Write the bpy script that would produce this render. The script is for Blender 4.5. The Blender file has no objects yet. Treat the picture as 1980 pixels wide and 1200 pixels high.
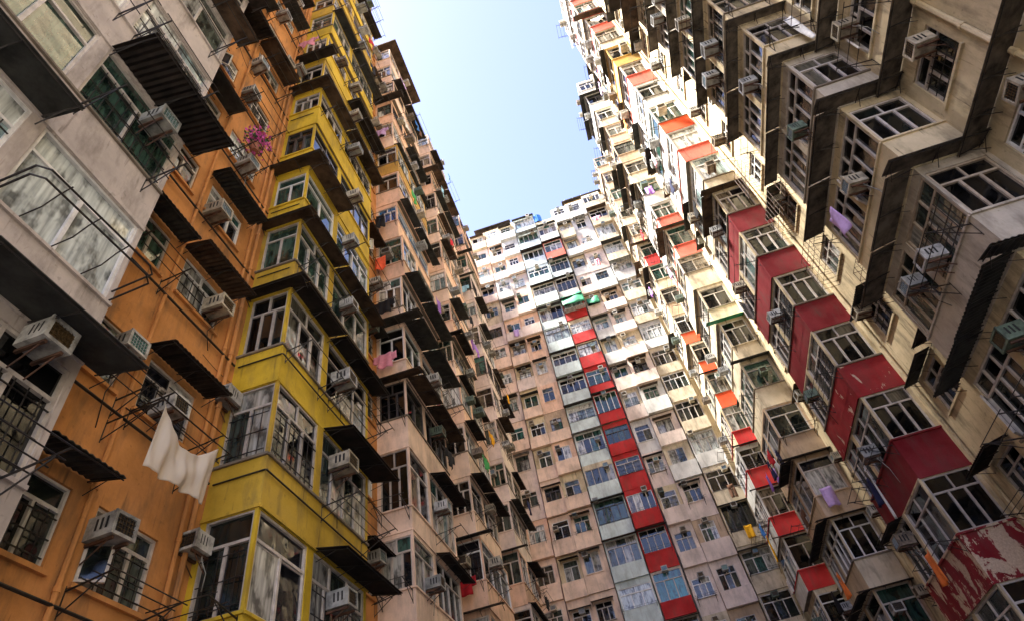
import bpy, math, random
from mathutils import Vector, Matrix
R = random.Random(11)
PI = math.pi
scene = bpy.context.scene
COL = scene.collection

# ------------------------------------------------------------------ materials
def newmat(name):
    m = bpy.data.materials.new(name); m.use_nodes = True
    nt = m.node_tree; nt.nodes.clear()
    out = nt.nodes.new('ShaderNodeOutputMaterial'); b = nt.nodes.new('ShaderNodeBsdfPrincipled')
    nt.links.new(b.outputs[0], out.inputs[0])
    return m, nt, b
def N(nt, t, **kw):
    n = nt.nodes.new(t)
    for k, v in kw.items():
        if k in n.inputs: n.inputs[k].default_value = v
        else: setattr(n, k, v)
    return n
def L(nt, a, b): nt.links.new(a, b)
def mixc(nt, fac, a, b, mode='MIX'):
    n = nt.nodes.new('ShaderNodeMix'); n.data_type = 'RGBA'; n.blend_type = mode
    for i, v in ((0, fac), (6, a), (7, b)):
        if hasattr(v, 'links') or hasattr(v, 'is_linked'): L(nt, v, n.inputs[i])
        else: n.inputs[i].default_value = v if i == 0 else (*v, 1)
    return n.outputs[2]
def ramp(nt, src, stops):
    n = nt.nodes.new('ShaderNodeValToRGB'); e = n.color_ramp.elements
    while len(e) < len(stops): e.new(0.5)
    for el, (p, c) in zip(e, stops):
        el.position = p; el.color = (*c, 1) if isinstance(c, tuple) else (c, c, c, 1)
    L(nt, src, n.inputs[0]); return n.outputs[0]
MATS = {}
def plaster(name, rgb, dirt=0.55, peel=None, peel_amt=0.5):
    if name in MATS: return MATS[name]
    m, nt, b = newmat(name)
    geo = N(nt, 'ShaderNodeNewGeometry')
    P = geo.outputs['Position']
    mp = N(nt, 'ShaderNodeMapping'); mp.inputs['Scale'].default_value = (1, 1, .28); L(nt, P, mp.inputs[0])
    st = N(nt, 'ShaderNodeTexNoise', Scale=3.2, Detail=6.0, Roughness=.65); L(nt, mp.outputs[0], st.inputs['Vector'])
    bl = N(nt, 'ShaderNodeTexNoise', Scale=.9, Detail=7.0, Roughness=.62); L(nt, P, bl.inputs['Vector'])
    fi = N(nt, 'ShaderNodeTexNoise', Scale=22.0, Detail=5.0, Roughness=.7); L(nt, P, fi.inputs['Vector'])
    sp = N(nt, 'ShaderNodeTexNoise', Scale=9.0, Detail=3.0, Roughness=.5); L(nt, P, sp.inputs['Vector'])
    light = tuple(min(1, c*1.12+.02) for c in rgb); dark = tuple(c*.72 for c in rgb)
    c = mixc(nt, ramp(nt, bl.outputs[0], [(.35, 0.), (.68, 1.)]), dark, light)
    g = (.09, .075, .055)
    s1 = ramp(nt, st.outputs[0], [(.48, 0.), (.70, dirt)])
    c = mixc(nt, s1, c, g)
    s2 = ramp(nt, bl.outputs[0], [(.58, 0.), (.76, dirt*.55)])
    c = mixc(nt, s2, c, tuple(.35*x+.05 for x in rgb))
    s3 = ramp(nt, sp.outputs[0], [(.66, 0.), (.72, dirt*.45)])
    c = mixc(nt, s3, c, (.05, .04, .03))
    mpd = N(nt, 'ShaderNodeMapping'); mpd.inputs['Scale'].default_value = (11, 11, .9); L(nt, P, mpd.inputs[0])
    dr = N(nt, 'ShaderNodeTexNoise', Scale=1.0, Detail=4.0, Roughness=.55); L(nt, mpd.outputs[0], dr.inputs['Vector'])
    c = mixc(nt, ramp(nt, dr.outputs[0], [(.63, 0.), (.74, min(.8, dirt*1.1))]), c, (.07, .05, .035))
    c = mixc(nt, ramp(nt, fi.outputs[0], [(.3, .16), (.7, 0.)]), c, tuple(x*.5 for x in rgb))
    if peel:
        pn = N(nt, 'ShaderNodeTexNoise', Scale=2.2, Detail=9.0, Roughness=.68, Distortion=.5)
        mp2 = N(nt, 'ShaderNodeMapping'); mp2.inputs['Scale'].default_value = (1, 1, .45); L(nt, P, mp2.inputs[0]); L(nt, mp2.outputs[0], pn.inputs['Vector'])
        t = .5+(.5-peel_amt)*.3
        pc = mixc(nt, ramp(nt, fi.outputs[0], [(.3, 0.), (.7, 1.)]), peel, tuple(x*.6 for x in peel))
        c = mixc(nt, ramp(nt, pn.outputs[0], [(t, 0.), (t+.012, 1.)]), c, pc)
    L(nt, c, b.inputs['Base Color']); b.inputs['Roughness'].default_value = .82; b.inputs['Specular IOR Level'].default_value = .2
    bp = N(nt, 'ShaderNodeBump', Strength=.35, Distance=.012); L(nt, fi.outputs[0], bp.inputs['Height']); L(nt, bp.outputs[0], b.inputs['Normal'])
    MATS[name] = m; return m
def plain(name, rgb, rough=.5, metal=0., var=.25, scale=6., spec=.5):
    if name in MATS: return MATS[name]
    m, nt, b = newmat(name)
    tc = N(nt, 'ShaderNodeNewGeometry'); no = N(nt, 'ShaderNodeTexNoise', Scale=scale, Detail=6.0, Roughness=.65)
    L(nt, tc.outputs['Position'], no.inputs['Vector'])
    oi = N(nt, 'ShaderNodeObjectInfo')
    c = mixc(nt, ramp(nt, no.outputs[0], [(.32, 1.), (.62, 0.)]), rgb, tuple(x*(1-var*2) if var < .5 else x*.1 for x in rgb))
    hs = N(nt, 'ShaderNodeHueSaturation'); L(nt, c, hs.inputs['Color'])
    mr = N(nt, 'ShaderNodeMapRange'); mr.inputs[3].default_value = .78; mr.inputs[4].default_value = 1.15
    L(nt, oi.outputs['Random'], mr.inputs[0]); L(nt, mr.outputs[0], hs.inputs['Value'])
    L(nt, hs.outputs[0], b.inputs['Base Color'])
    b.inputs['Roughness'].default_value = rough; b.inputs['Metallic'].default_value = metal
    b.inputs['Specular IOR Level'].default_value = spec
    MATS[name] = m; return m
def glassmat(name, stops):
    m, nt, b = newmat(name)
    g = N(nt, 'ShaderNodeNewGeometry'); oi = N(nt, 'ShaderNodeObjectInfo')
    a = N(nt, 'ShaderNodeMath', operation='MULTIPLY'); L(nt, oi.outputs['Random'], a.inputs[0]); a.inputs[1].default_value = 7.31
    s = N(nt, 'ShaderNodeMath', operation='MULTIPLY_ADD'); L(nt, g.outputs['Random Per Island'], s.inputs[0]); s.inputs[1].default_value = .33; L(nt, a.outputs[0], s.inputs[2])
    f = N(nt, 'ShaderNodeMath', operation='FRACT'); L(nt, s.outputs[0], f.inputs[0])
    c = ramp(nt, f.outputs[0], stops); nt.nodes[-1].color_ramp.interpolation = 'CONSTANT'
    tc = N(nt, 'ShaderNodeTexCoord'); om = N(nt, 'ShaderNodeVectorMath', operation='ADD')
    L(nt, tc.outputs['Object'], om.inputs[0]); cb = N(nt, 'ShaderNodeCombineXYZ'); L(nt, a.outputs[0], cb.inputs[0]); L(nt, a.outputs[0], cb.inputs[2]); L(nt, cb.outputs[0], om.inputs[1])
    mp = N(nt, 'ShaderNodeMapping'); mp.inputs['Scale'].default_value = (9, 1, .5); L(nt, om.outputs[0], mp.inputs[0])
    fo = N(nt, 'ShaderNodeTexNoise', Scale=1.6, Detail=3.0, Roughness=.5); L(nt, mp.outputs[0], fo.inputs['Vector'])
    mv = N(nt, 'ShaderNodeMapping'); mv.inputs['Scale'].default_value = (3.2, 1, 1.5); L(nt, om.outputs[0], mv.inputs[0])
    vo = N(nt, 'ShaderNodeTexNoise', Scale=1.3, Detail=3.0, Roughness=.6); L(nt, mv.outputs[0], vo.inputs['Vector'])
    c = mixc(nt, 1., c, ramp(nt, fo.outputs[0], [(.36, .5), (.62, 1.)]), 'MULTIPLY')  # flat panes: shading of curtain folds multiplied into the colour
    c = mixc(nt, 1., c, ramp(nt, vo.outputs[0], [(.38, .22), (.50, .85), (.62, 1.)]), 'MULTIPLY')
    no = N(nt, 'ShaderNodeTexNoise', Scale=4., Detail=5.0); L(nt, g.outputs['Position'], no.inputs['Vector'])
    L(nt, c, b.inputs['Base Color'])
    L(nt, ramp(nt, no.outputs[0], [(.35, .02), (.75, .22)]), b.inputs['Roughness'])
    b.inputs['IOR'].default_value = 1.6
    n2 = N(nt, 'ShaderNodeTexNoise', Scale=1.6, Detail=2.0); L(nt, g.outputs['Position'], n2.inputs['Vector'])
    bp = N(nt, 'ShaderNodeBump', Strength=.10, Distance=.15); L(nt, n2.outputs[0], bp.inputs['Height']); L(nt, bp.outputs[0], b.inputs['Normal'])
    MATS[name] = m; return m
DK = (.008, .008, .008)
glassmat('window glass', [(0, DK), (.3, (.02, .026, .022)), (.45, (.06, .08, .07)), (.55, (.42, .42, .38)), (.66, (.10, .12, .10)), (.74, (.05, .15, .13)), (.80, (.60, .60, .55)), (.88, (.02, .02, .025)), (.95, (.25, .20, .14))])  # opaque panes; stops for dark rooms, curtains, film and a painted-in pale reflection
glassmat('pale window glass', [(0, (.10, .13, .12)), (.15, (.62, .68, .66)), (.45, (.30, .36, .35)), (.6, (.78, .80, .78)), (.8, (.25, .34, .34)), (.9, (.7, .74, .7))])  # whitened panes: bright reflections painted into the base colour
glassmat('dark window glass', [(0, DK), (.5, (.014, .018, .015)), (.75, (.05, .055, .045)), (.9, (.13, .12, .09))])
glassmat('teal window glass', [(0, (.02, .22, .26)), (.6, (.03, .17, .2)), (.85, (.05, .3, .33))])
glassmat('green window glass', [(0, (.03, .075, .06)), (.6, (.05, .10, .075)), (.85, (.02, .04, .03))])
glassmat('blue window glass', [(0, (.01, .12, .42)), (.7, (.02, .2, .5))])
MPAINT = {
 'mustard': (.52, .34, .03), 'stone': (.50, .44, .35), 'orange': (.58, .255, .075), 'yellow': (.60, .41, .022), 'pink': (.80, .60, .46), 'grey': (.52, .455, .41),
 'paleblue': (.60, .70, .685), 'red': (.46, .018, .018), 'darkred': (.21, .010, .015), 'cream': (.60, .51, .36), 'beige': (.62, .51, .32),
 'palepink': (.72, .60, .52), 'tan': (.52, .38, .25), 'white': (.60, .595, .56), 'coral': (.68, .13, .085), 'salmon': (.80, .53, .37), 'vermilion': (.72, .085, .02), 'ochre': (.55, .33, .07)}
def paint(n):
    v = MPAINT[n]
    return plaster('paint ' + n, v, .7 if n == 'beige' else .38 if n in ('pink', 'salmon', 'palepink', 'paleblue', 'white') else .6 if n not in ('red', 'darkred', 'vermilion', 'yellow') else .45)
for n in MPAINT: paint(n)
plaster('peeling red paint', (.235, .012, .018), .3, (.62, .47, .33), .42)
plaster('flaking red paint', (.30, .014, .018), .3, (.66, .5, .38), .12)
plaster('roof concrete', (.3, .28, .25), .6)
plaster('paving', (.22, .21, .2), .5)
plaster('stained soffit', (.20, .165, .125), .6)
plain('aluminium frame', (.52, .47, .42), .45, 0., .2)
plain('white frame', (.72, .71, .69), .45, 0., .15)
plain('tan frame', (.42, .34, .25), .5, 0., .2)
plain('dark frame', (.06, .05, .045), .5, 0., .2)
plain('rusty sheet', (.035, .026, .021), .85, 0., .4, 3., .2)
plain('grey sheet', (.055, .054, .048), .85, 0., .35, 3., .2)
plain('brown sheet', (.10, .062, .038), .85, 0., .4, 3., .2)
plain('slab sheet', (.17, .14, .105), .9, 0., .4, 3., .2)
plain('pale sheet', (.42, .43, .41), .7, 0., .4, 3., .3)
plain('green tarpaulin', (.012, .30, .13), .6, 0., .3, 3.)
plain('dark metal', (.03, .025, .022), .5, .3, .3)
plain('rusty metal', (.12, .055, .03), .7, .2, .4)
plain('galvanised metal', (.42, .42, .40), .4, .6, .3)
plain('casing white', (.50, .49, .45), .5, 0., .4, 5.)
plain('casing cream', (.50, .44, .33), .5, 0., .35, 5.)
plain('casing grey', (.33, .33, .30), .5, 0., .35, 5.)
plain('slot black', (.012, .012, .012), .8, 0., .1)
plain('coil blue', (.06, .22, .34), .5, .3, .25, 20.)
plain('coil teal', (.02, .17, .13), .5, .3, .25, 20.)
plain('coil brown', (.11, .07, .03), .6, .3, .35, 20.)
plain('coil black', (.022, .022, .024), .6, .2, .25, 20.)
plain('coil pale', (.35, .40, .42), .5, .3, .25, 20.)
plain('leaf', (.05, .10, .025), .6, 0., .35, 30.)
plain('blossom', (.75, .09, .45), .6, 0., .3, 30.)
plain('terracotta', (.35, .12, .06), .7, 0., .25)
for n, c in dict(white=(.75, .74, .70), purple=(.33, .16, .55), lilac=(.55, .38, .68), red=(.5, .02, .03), navy=(.02, .025, .07), black=(.012, .012, .014), blue=(.05, .2, .55), pink=(.75, .3, .38), orange=(.85, .22, .05), yellow=(.85, .42, .01), sky=(.3, .55, .68), coralred=(.85, .14, .06), brown=(.14, .07, .04), green=(.05, .3, .08)).items():
    plain('cloth ' + n, c, .85, 0., .12, 8., .2)

m, nt, b = newmat('thin sheet'); b.inputs['Base Color'].default_value = (.78, .74, .66, 1); b.inputs['Roughness'].default_value = .8
tr = nt.nodes.new('ShaderNodeBsdfTransparent'); tl = nt.nodes.new('ShaderNodeBsdfTranslucent'); tl.inputs[0].default_value = (.8, .72, .6, 1)
m1 = nt.nodes.new('ShaderNodeMixShader'); m1.inputs[0].default_value = .35; m2 = nt.nodes.new('ShaderNodeMixShader'); m2.inputs[0].default_value = .30
L(nt, b.outputs[0], m1.inputs[1]); L(nt, tl.outputs[0], m1.inputs[2]); L(nt, m1.outputs[0], m2.inputs[1]); L(nt, tr.outputs[0], m2.inputs[2]); L(nt, m2.outputs[0], nt.nodes['Material Output'].inputs[0])
MATS['cloth thin'] = m
# ------------------------------------------------------------------ mesh builder
class MB:
    def __init__(s): s.v = []; s.f = []; s.m = []; s.slots = []; s.cur = 0
    def mat(s, n):
        if n in MPAINT: n = 'paint '+n
        if n not in s.slots: s.slots.append(n)
        s.cur = s.slots.index(n); return s
    def face(s, pts):
        i = len(s.v); s.v += [tuple(p) for p in pts]; s.f.append(tuple(range(i, i+len(pts)))); s.m.append(s.cur)
    def box(s, a, b):
        (x0, y0, z0), (x1, y1, z1) = a, b
        i = len(s.v)
        s.v += [(x0,y0,z0),(x1,y0,z0),(x1,y1,z0),(x0,y1,z0),(x0,y0,z1),(x1,y0,z1),(x1,y1,z1),(x0,y1,z1)]
        for q in ((0,3,2,1),(4,5,6,7),(0,1,5,4),(1,2,6,5),(2,3,7,6),(3,0,4,7)):
            s.f.append(tuple(i+k for k in q)); s.m.append(s.cur)
    def tube(s, pts, r=.012, n=5):
        pts = [Vector(p) for p in pts]
        rings = []
        for k, p in enumerate(pts):
            d = (pts[min(k+1, len(pts)-1)]-pts[max(k-1, 0)]).normalized()
            a = d.cross(Vector((0, 0, 1)) if abs(d.z) < .9 else Vector((1, 0, 0))).normalized(); b = d.cross(a)
            i = len(s.v)
            s.v += [tuple(p+a*(r*math.cos(2*PI*j/n))+b*(r*math.sin(2*PI*j/n))) for j in range(n)]
            rings.append(i)
        for r0, r1 in zip(rings, rings[1:]):
            for j in range(n):
                s.f.append((r0+j, r0+(j+1) % n, r1+(j+1) % n, r1+j)); s.m.append(s.cur)
        s.f.append(tuple(rings[0]+j for j in reversed(range(n)))); s.m.append(s.cur)
        s.f.append(tuple(rings[-1]+j for j in range(n))); s.m.append(s.cur)
    def mesh(s, name, smooth=False):
        me = bpy.data.meshes.new(name); me.from_pydata(s.v, [], s.f)
        for n in s.slots: me.materials.append(MATS[n])
        me.polygons.foreach_set('material_index', s.m)
        if smooth: me.polygons.foreach_set('use_smooth', [True]*len(s.f))
        me.update(); return me
    def build(s, name, parent=None, smooth=False):
        if not s.f: return None
        return obj(name, s.mesh(name, smooth), parent)
BLOCKS = set()
def obj(name, me, parent=None, loc=None, rz=0.):
    o = bpy.data.objects.new(name, me); COL.objects.link(o); o.parent = parent
    if parent is not None and parent.name in BLOCKS: o.matrix_parent_inverse = Matrix.Translation(-parent.location)
    if loc is not None: o.location = loc
    o.rotation_euler = (0, 0, rz); return o
def tag(o, label, cat, group=None, kind=None):
    if label: o['label'] = label
    if cat: o['category'] = cat
    if group: o['group'] = group
    if kind: o['kind'] = kind
    return o
def root(name, loc, label, cat, group=None):
    o = bpy.data.objects.new(name, None); COL.objects.link(o); o.location = loc; o.empty_display_size = .3
    if name == 'apartment_block': BLOCKS.add(o.name)
    return tag(o, label, cat, group)
class F:                                  # a vertical wall frame: u along the wall, d outward, z up; outward = u x z
    def __init__(s, x, y, ang): s.o = Vector((x, y, 0)); s.a = ang; s.u = Vector((math.cos(ang), math.sin(ang), 0)); s.n = Vector((s.u.y, -s.u.x, 0))
    def p(s, u, d, z): return s.o+s.u*u+s.n*d+Vector((0, 0, z))

# ------------------------------------------------------------------ shared pieces
WIN = {}
def window_mesh(w, h, kind, frame, glass):
    key = (round(w, 2), round(h, 2), kind, frame, glass)
    if key in WIN: return WIN[key]
    t = .045 if w > .9 else .035
    m = MB().mat(frame)
    def bar(x0, z0, x1, z1, d=.05): m.box((x0, -d, z0), (x1, .03, z1))
    bar(0, 0, w, t); bar(0, h-t, w, h); bar(0, t, t, h-t); bar(w-t, t, w, h-t)
    panes = []
    n = {'a': 2, 'b': 3, 'c': 4, 'd': 3, 'e': 2, 'f': 1, 'g': 5}[kind[0]]
    tr = 'n' not in kind
    zt = h*.70 if tr else h-t
    if tr:
        bar(t, zt-.025, w-t, zt+.025, .046)
        nt_ = max(1, n-1)
        for i in range(1, nt_):
            x = w*i/nt_; bar(x-.02, zt+.025, x+.02, h-t, .044)
        for i in range(nt_): panes.append((w*i/nt_, zt, w*(i+1)/nt_, h))
    for i in range(1, n):
        x = w*i/n; bar(x-.027, t, x+.027, zt-(.025 if tr else 0), .044)
    for i in range(n): panes.append((w*i/n, 0, w*(i+1)/n, zt))
    if 's' in kind:                       # inner sash frames
        for (x0, z0, x1, z1) in panes[-n:]:
            q = .055
            for a in ((x0+q-.02, z0+q, x0+q, z1-q), (x1-q, z0+q, x1-q+.02, z1-q), (x0+q, z0+q-.02, x1-q, z0+q), (x0+q, z1-q, x1-q, z1-q+.02)): bar(*a, .02)
    g = MB().mat(glass); rr = random.Random(hash(key) & 0xffff if False else int(w*100+h*1000))
    for (x0, z0, x1, z1) in panes:
        a = rr.uniform(-.012, .012); b = rr.uniform(-.012, .012)
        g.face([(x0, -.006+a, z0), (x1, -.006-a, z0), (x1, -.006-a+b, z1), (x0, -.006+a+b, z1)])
    WIN[key] = (m.mesh('window'), g.mesh('pane')); return WIN[key]
GR = {}
def grille_mesh(w, h):
    k = (round(w, 2), round(h, 2))
    if k in GR: return GR[k]
    m = MB().mat('dark metal')
    n = max(3, int(w/.16))
    for i in range(1, n): m.box((w*i/n-.006, -.075, .05), (w*i/n+.006, -.063, h*.66))
    for z in (.12, h*.33, h*.58): m.box((.04, -.078, z-.006), (w-.04, -.060, z+.006))
    GR[k] = m.mesh('security_grille'); return GR[k]
def put_window(blk, f, u0, u1, z0, z1, kind='b', frame='aluminium frame', glass='window glass', inset=.07, grille=False, sash=False):
    if not grille and R.random() < .12 and u1-u0 > .6: grille = True
    a, b = window_mesh(u1-u0, z1-z0, kind, frame, glass)
    w = obj('window', a, blk, f.p(u0, -inset, z0), f.a)
    obj('pane', b, w)
    if grille: obj('security_grille', grille_mesh(u1-u0, z1-z0), w)
    if sash:
        sw = (u1-u0)/{'a': 2, 'b': 3, 'c': 4}.get(kind[0], 3)-.06; sh = (z1-z0)*.66
        sm, _ = window_mesh(sw, sh, 'fn', frame, glass)
        key = ('sash', round(sw, 2), round(sh, 2), frame, glass)
        if key not in WIN:
            m = MB().mat(frame); t = .035
            for q in (((0, -.02, 0), (sw, .02, t)), ((0, -.02, sh-t), (sw, .02, sh)), ((0, -.02, t), (t, .02, sh-t)), ((sw-t, -.02, t), (sw, .02, sh-t))): m.box(*q)
            m.mat(glass).face([(t, 0, t), (sw-t, 0, t), (sw-t, 0, sh-t), (t, 0, sh-t)])
            WIN[key] = m.mesh('casement')
        s = obj('casement', WIN[key], w, (.03, -.07, .04), -R.uniform(.5, 1.0))
    return w
AW = {}
def awning_mesh(ln, dp, mat, corr):
    k = (round(ln, 2), round(dp, 2), mat, corr)
    if k in AW: return AW[k]
    m = MB().mat(mat); drop = dp*.22
    if corr:
        n = int(ln/.05); pts = [(ln*i/n, .010*(1 if i % 2 else -1)) for i in range(n+1)]
    else:
        n = max(2, int(ln/.55)); pts = [(ln*i/n, 0) for i in range(n+1)]
    for (x0, a), (x1, b) in zip(pts, pts[1:]):
        q = [(x0, 0, a), (x1, 0, b), (x1, -dp, b-drop), (x0, -dp, a-drop)]
        m.face(q); m.face([(x, y, z-.012) for x, y, z in reversed(q)])
        m.face([(x0, -dp, a-drop), (x1, -dp, b-drop), (x1, -dp, b-drop-.012), (x0, -dp, a-drop-.012)])
    if not corr:
        for i in range(1, n): m.box((ln*i/n-.012, -dp+.02, -drop-.03), (ln*i/n+.012, 0, -.028)) if False else None
    m.face([(0, 0, pts[0][1]), (0, -dp, pts[0][1]-drop), (0, -dp, pts[0][1]-drop-.012), (0, 0, pts[0][1]-.012)])
    m.face([(ln, 0, pts[-1][1]), (ln, 0, pts[-1][1]-.012), (ln, -dp, pts[-1][1]-drop-.012), (ln, -dp, pts[-1][1]-drop)])
    m.mat('dark metal')
    nb = max(2, int(ln/.75)+1)
    for i in range(nb):
        x = .06+(ln-.12)*i/(nb-1)
        m.tube([(x, 0, -.045), (x, -dp+.02, -drop-.040)], .013, 4)
        m.tube([(x, 0, -.24), (x, -dp*.6, -drop*.6-.05)], .009, 4)
    m.tube([(0, -dp+.03, -drop-.035), (ln, -dp+.03, -drop-.035)], .012, 4)
    AW[k] = m.mesh('awning'); return AW[k]
def awning(blk, f, u0, u1, z, dp, mat='rusty sheet', corr=False):
    return obj('awning', awning_mesh(u1-u0, dp, mat, corr), blk, f.p(u0, .012, z), f.a)
RK = {}
def rack_mesh(ln, dp, n, mat='dark metal', bent=False):
    k = (round(ln, 1), round(dp, 2), n, mat, bent)
    if k in RK: return RK[k]
    ln = round(ln, 1); m = MB().mat(mat)
    for x in (0, ln):
        m.tube([(x, 0, 0), (x, -dp, .10)], .014, 5); m.tube([(x, 0, -.28), (x, -dp*.8, .06)], .010, 5)
        m.tube([(x, .01, -.32), (x, .01, .06)], .013, 5)
    for i in range(n):
        y = -dp*(1-i/(n+.5)); z = .10*(-y/dp)+.012
        m.tube([(-.12, y, z), (ln+.12, y, z)], .009, 5)
    RK[k] = m.mesh('drying_rack'); return RK[k]
def rack(blk, f, u0, u1, z, dp=.7, n=3, mat='dark metal'):
    return obj('drying_rack', rack_mesh(u1-u0, dp, n, mat), blk, f.p(u0, .005, z), f.a)
def pipe(blk, pts, r=.04, mat='galvanised metal', name='drain_pipe'):
    m = MB().mat(mat); m.tube(pts, r, 8)
    p0, p1 = Vector(pts[0]), Vector(pts[-1]); ln = (p1-p0).length
    if len(pts) == 2 and r > .025:
        d = (p1-p0)/ln
        for i in range(1, int(ln/1.3)):
            c = p0+d*(i*1.3); m.tube([c-d*.035, c+d*.035], r*1.3, 8)
    return m.build(name, blk, False)

# air conditioners ------------------------------------------------------------
ACM = {}
def ac_meshes(case, coil, var):
    k = (case, coil, var)
    if k in ACM: return ACM[k]
    w, h, d = {0: (.37, .30, .43), 1: (.34, .28, .38), 2: (.42, .33, .46)}[var]
    m = MB().mat(case); t = .035
    m.box((0, -d+.03, 0), (w, 0, h))
    m.box((-.008, -d, -.008), (w+.008, -d+.03, t)); m.box((-.008, -d, h-t), (w+.008, -d+.03, h+.008))
    m.box((-.008, -d, t), (t, -d+.03, h-t)); m.box((w-t, -d, t), (w+.008, -d+.03, h-t))
    m.mat('slot black')
    for s in (-.003, w+.003):
        for j in range(3):
            y0 = -d+.10+j*(d-.2)/3
            m.box((min(s, s*.999)-.002, y0, h*.30), (s+.002, y0+(d-.2)/3-.045, h*.82))
    for j in range(3):
        y0 = -d+.10+j*(d-.2)/3
        m.box((w*.12, y0, h-.002), (w*.88, y0+.09, h+.003))
    g = MB().mat(coil); g.face([(t, -d+.026, t), (w-t, -d+.026, t), (w-t, -d+.026, h-t), (t, -d+.026, h-t)])
    g.mat('coil pale' if coil in ('coil blue', 'coil teal') else 'coil brown')
    for i in range(1, 6):
        x = t+(w-2*t)*i/6; g.box((x-.004, -d+.012, t), (x+.004, -d+.02, h-t))
    for i in range(1, 4):
        z = t+(h-2*t)*i/4; g.box((t, -d+.011, z-.004), (w-t, -d+.021, z+.004))
    b = MB().mat('rusty metal')
    b.box((-.018, -d*.92, -.05), (.018, .02, -.012)); b.tube([(0, .0, -.26), (0, -d*.8, -.03)], .010, 5)
    ACM[k] = (m.mesh('casing'), g.mesh('grille'), b.mesh('bracket'), w, h, d)
    s = MB(); 
    for part in (m, g):
        off = len(s.v); s.v += part.v
        for fc, mi in zip(part.f, part.m):
            s.mat(part.slots[mi]); s.f.append(tuple(i+off for i in fc)); s.m.append(s.cur)
    ACM[('one',)+k] = s.mesh('air_conditioner')
    return ACM[k]
HOSES = []
for i_ in range(4):
    m = MB().mat('dark metal' if i_ % 2 else 'casing grey'); r_ = random.Random(i_)
    m.tube([(0, 0, .02), (.02, .02, -.12), (r_.uniform(-.12, .12), .08, -.3-.1*i_), (r_.uniform(-.1, .1), .1, -.55-.2*i_)], .008, 5); HOSES.append(m.mesh('drain_hose', True))
ACS = []          # (object, column description, words on look)
plain('casing brown', (.25, .19, .13), .6, 0., .4, 8.); plain('casing green', (.12, .17, .12), .6, 0., .4, 8.)
CASES = ['casing white']*4+['casing cream']*3+['casing grey']*2+['casing brown', 'casing green']
COILS = ['coil black']*4+['coil blue']*3+['coil brown']*2+['coil teal', 'coil pale']
def put_ac(f, u, z, where, near=True, case=None, coil=None, var=None, d0=0.):
    case = case or R.choice(CASES); coil = coil or R.choice(COILS); var = R.choice((0, 0, 1, 2)) if var is None else var
    a, g, b, w, h, d = ac_meshes(case, coil, var)
    p = f.p(u, d0, z)
    if near:
        o = root('air_conditioner', p, None, 'air conditioner', 'air conditioners on the ' + where); o.rotation_euler = (R.uniform(-.05, .03), R.uniform(-.05, .05), f.a+R.uniform(-.06, .06))
        obj('casing', a, o); obj('grille', g, o); obj('bracket', b, o, (.07, 0, 0)); obj('bracket', b, o, (w-.07, 0, 0))
        if R.random() < .45: obj('drain_hose', R.choice(HOSES), o, (w*.8, -d*.35, 0))
    else:
        o = obj('air_conditioner', ACM[('one', case, coil, var)], None, p, f.a); tag(o, None, 'air conditioner', 'air conditioners on the ' + where)
    ACS.append((o, where, '%s, %s-grilled air conditioner' % (case.split()[1], coil.split()[1]), p)); return o

# washing ----------------------------------------------------------------------
CL = {}
def cloth_mesh(kind, mat, seed):
    k = (kind, mat, seed)
    if k in CL: return CL[k]
    rr = random.Random(seed*31+len(kind)); m = MB().mat(mat)
    def sheet(x0, x1, z0, z1, nx=8, nz=8, amp=.05, taper=0., y0=0.):
        ph = rr.uniform(0, 6); fq = rr.uniform(9, 15)/max(.3, x1-x0)*.5
        i0 = len(m.v)
        for j in range(nz+1):
            t = j/nz
            for i in range(nx+1):
                s = i/nx; xx = x0+(x1-x0)*s; xx += (s-.5)*taper*t
                yy = y0+amp*(.25+t)*math.sin(ph+fq*xx+t*1.5)+amp*.4*math.sin(3.1*t+5*s)
                zz = z1-(z1-z0)*t-.05*math.sin(PI*s)*(1 if kind == 'sheet' else .3)*(.4+t)
                m.v.append((xx, yy, zz))
        for j in range(nz):
            for i in range(nx):
                a = i0+j*(nx+1)+i; m.f.append((a, a+1, a+nx+2, a+nx+1)); m.m.append(m.cur)
    if kind == 'towel': sheet(0, .45, -.75, 0)
    elif kind == 'sheet':
        nx, nz = 26, 22
        for j in range(nz+1):
            t = j/nz
            for i in range(nx+1):
                q = i/nx
                sag = .40*math.sin(PI*q)*(1-t)                      # swagged between its two pegged corners
                fold = .028*math.sin(19*q+2.2*t)+.018*math.sin(37*q-3*t)+.03*math.sin(6*t+9*abs(q-.5))*math.sin(PI*q)
                m.v.append((1.2*q-.05*t, fold*(.35+.65*min(1, 2*t+.3)), -sag-(1.0-.05*q)*t)) 
        for j in range(nz):
            for i in range(nx):
                a = j*(nx+1)+i; m.f.append((a, a+1, a+nx+2, a+nx+1)); m.m.append(m.cur)
    elif kind == 'shirt':
        sheet(.13, .57, -.62, 0, 8, 8, .04, .05); sheet(-.06, .14, -.36, -.03, 4, 5, .03, .02, .015); sheet(.56, .76, -.36, -.03, 4, 5, .03, .02, -.015)
    elif kind == 'trousers':
        sheet(.05, .42, -.22, 0, 6, 3, .03); sheet(.03, .225, -.85, -.2, 4, 8, .04); sheet(.245, .44, -.85, -.2, 4, 8, .04, 0., .01)
    elif kind == 'long': sheet(0, .22, -1.5, 0, 6, 14, .05, -.06)
    CL[k] = m.mesh('washing', True); return CL[k]
WASH = []
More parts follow.
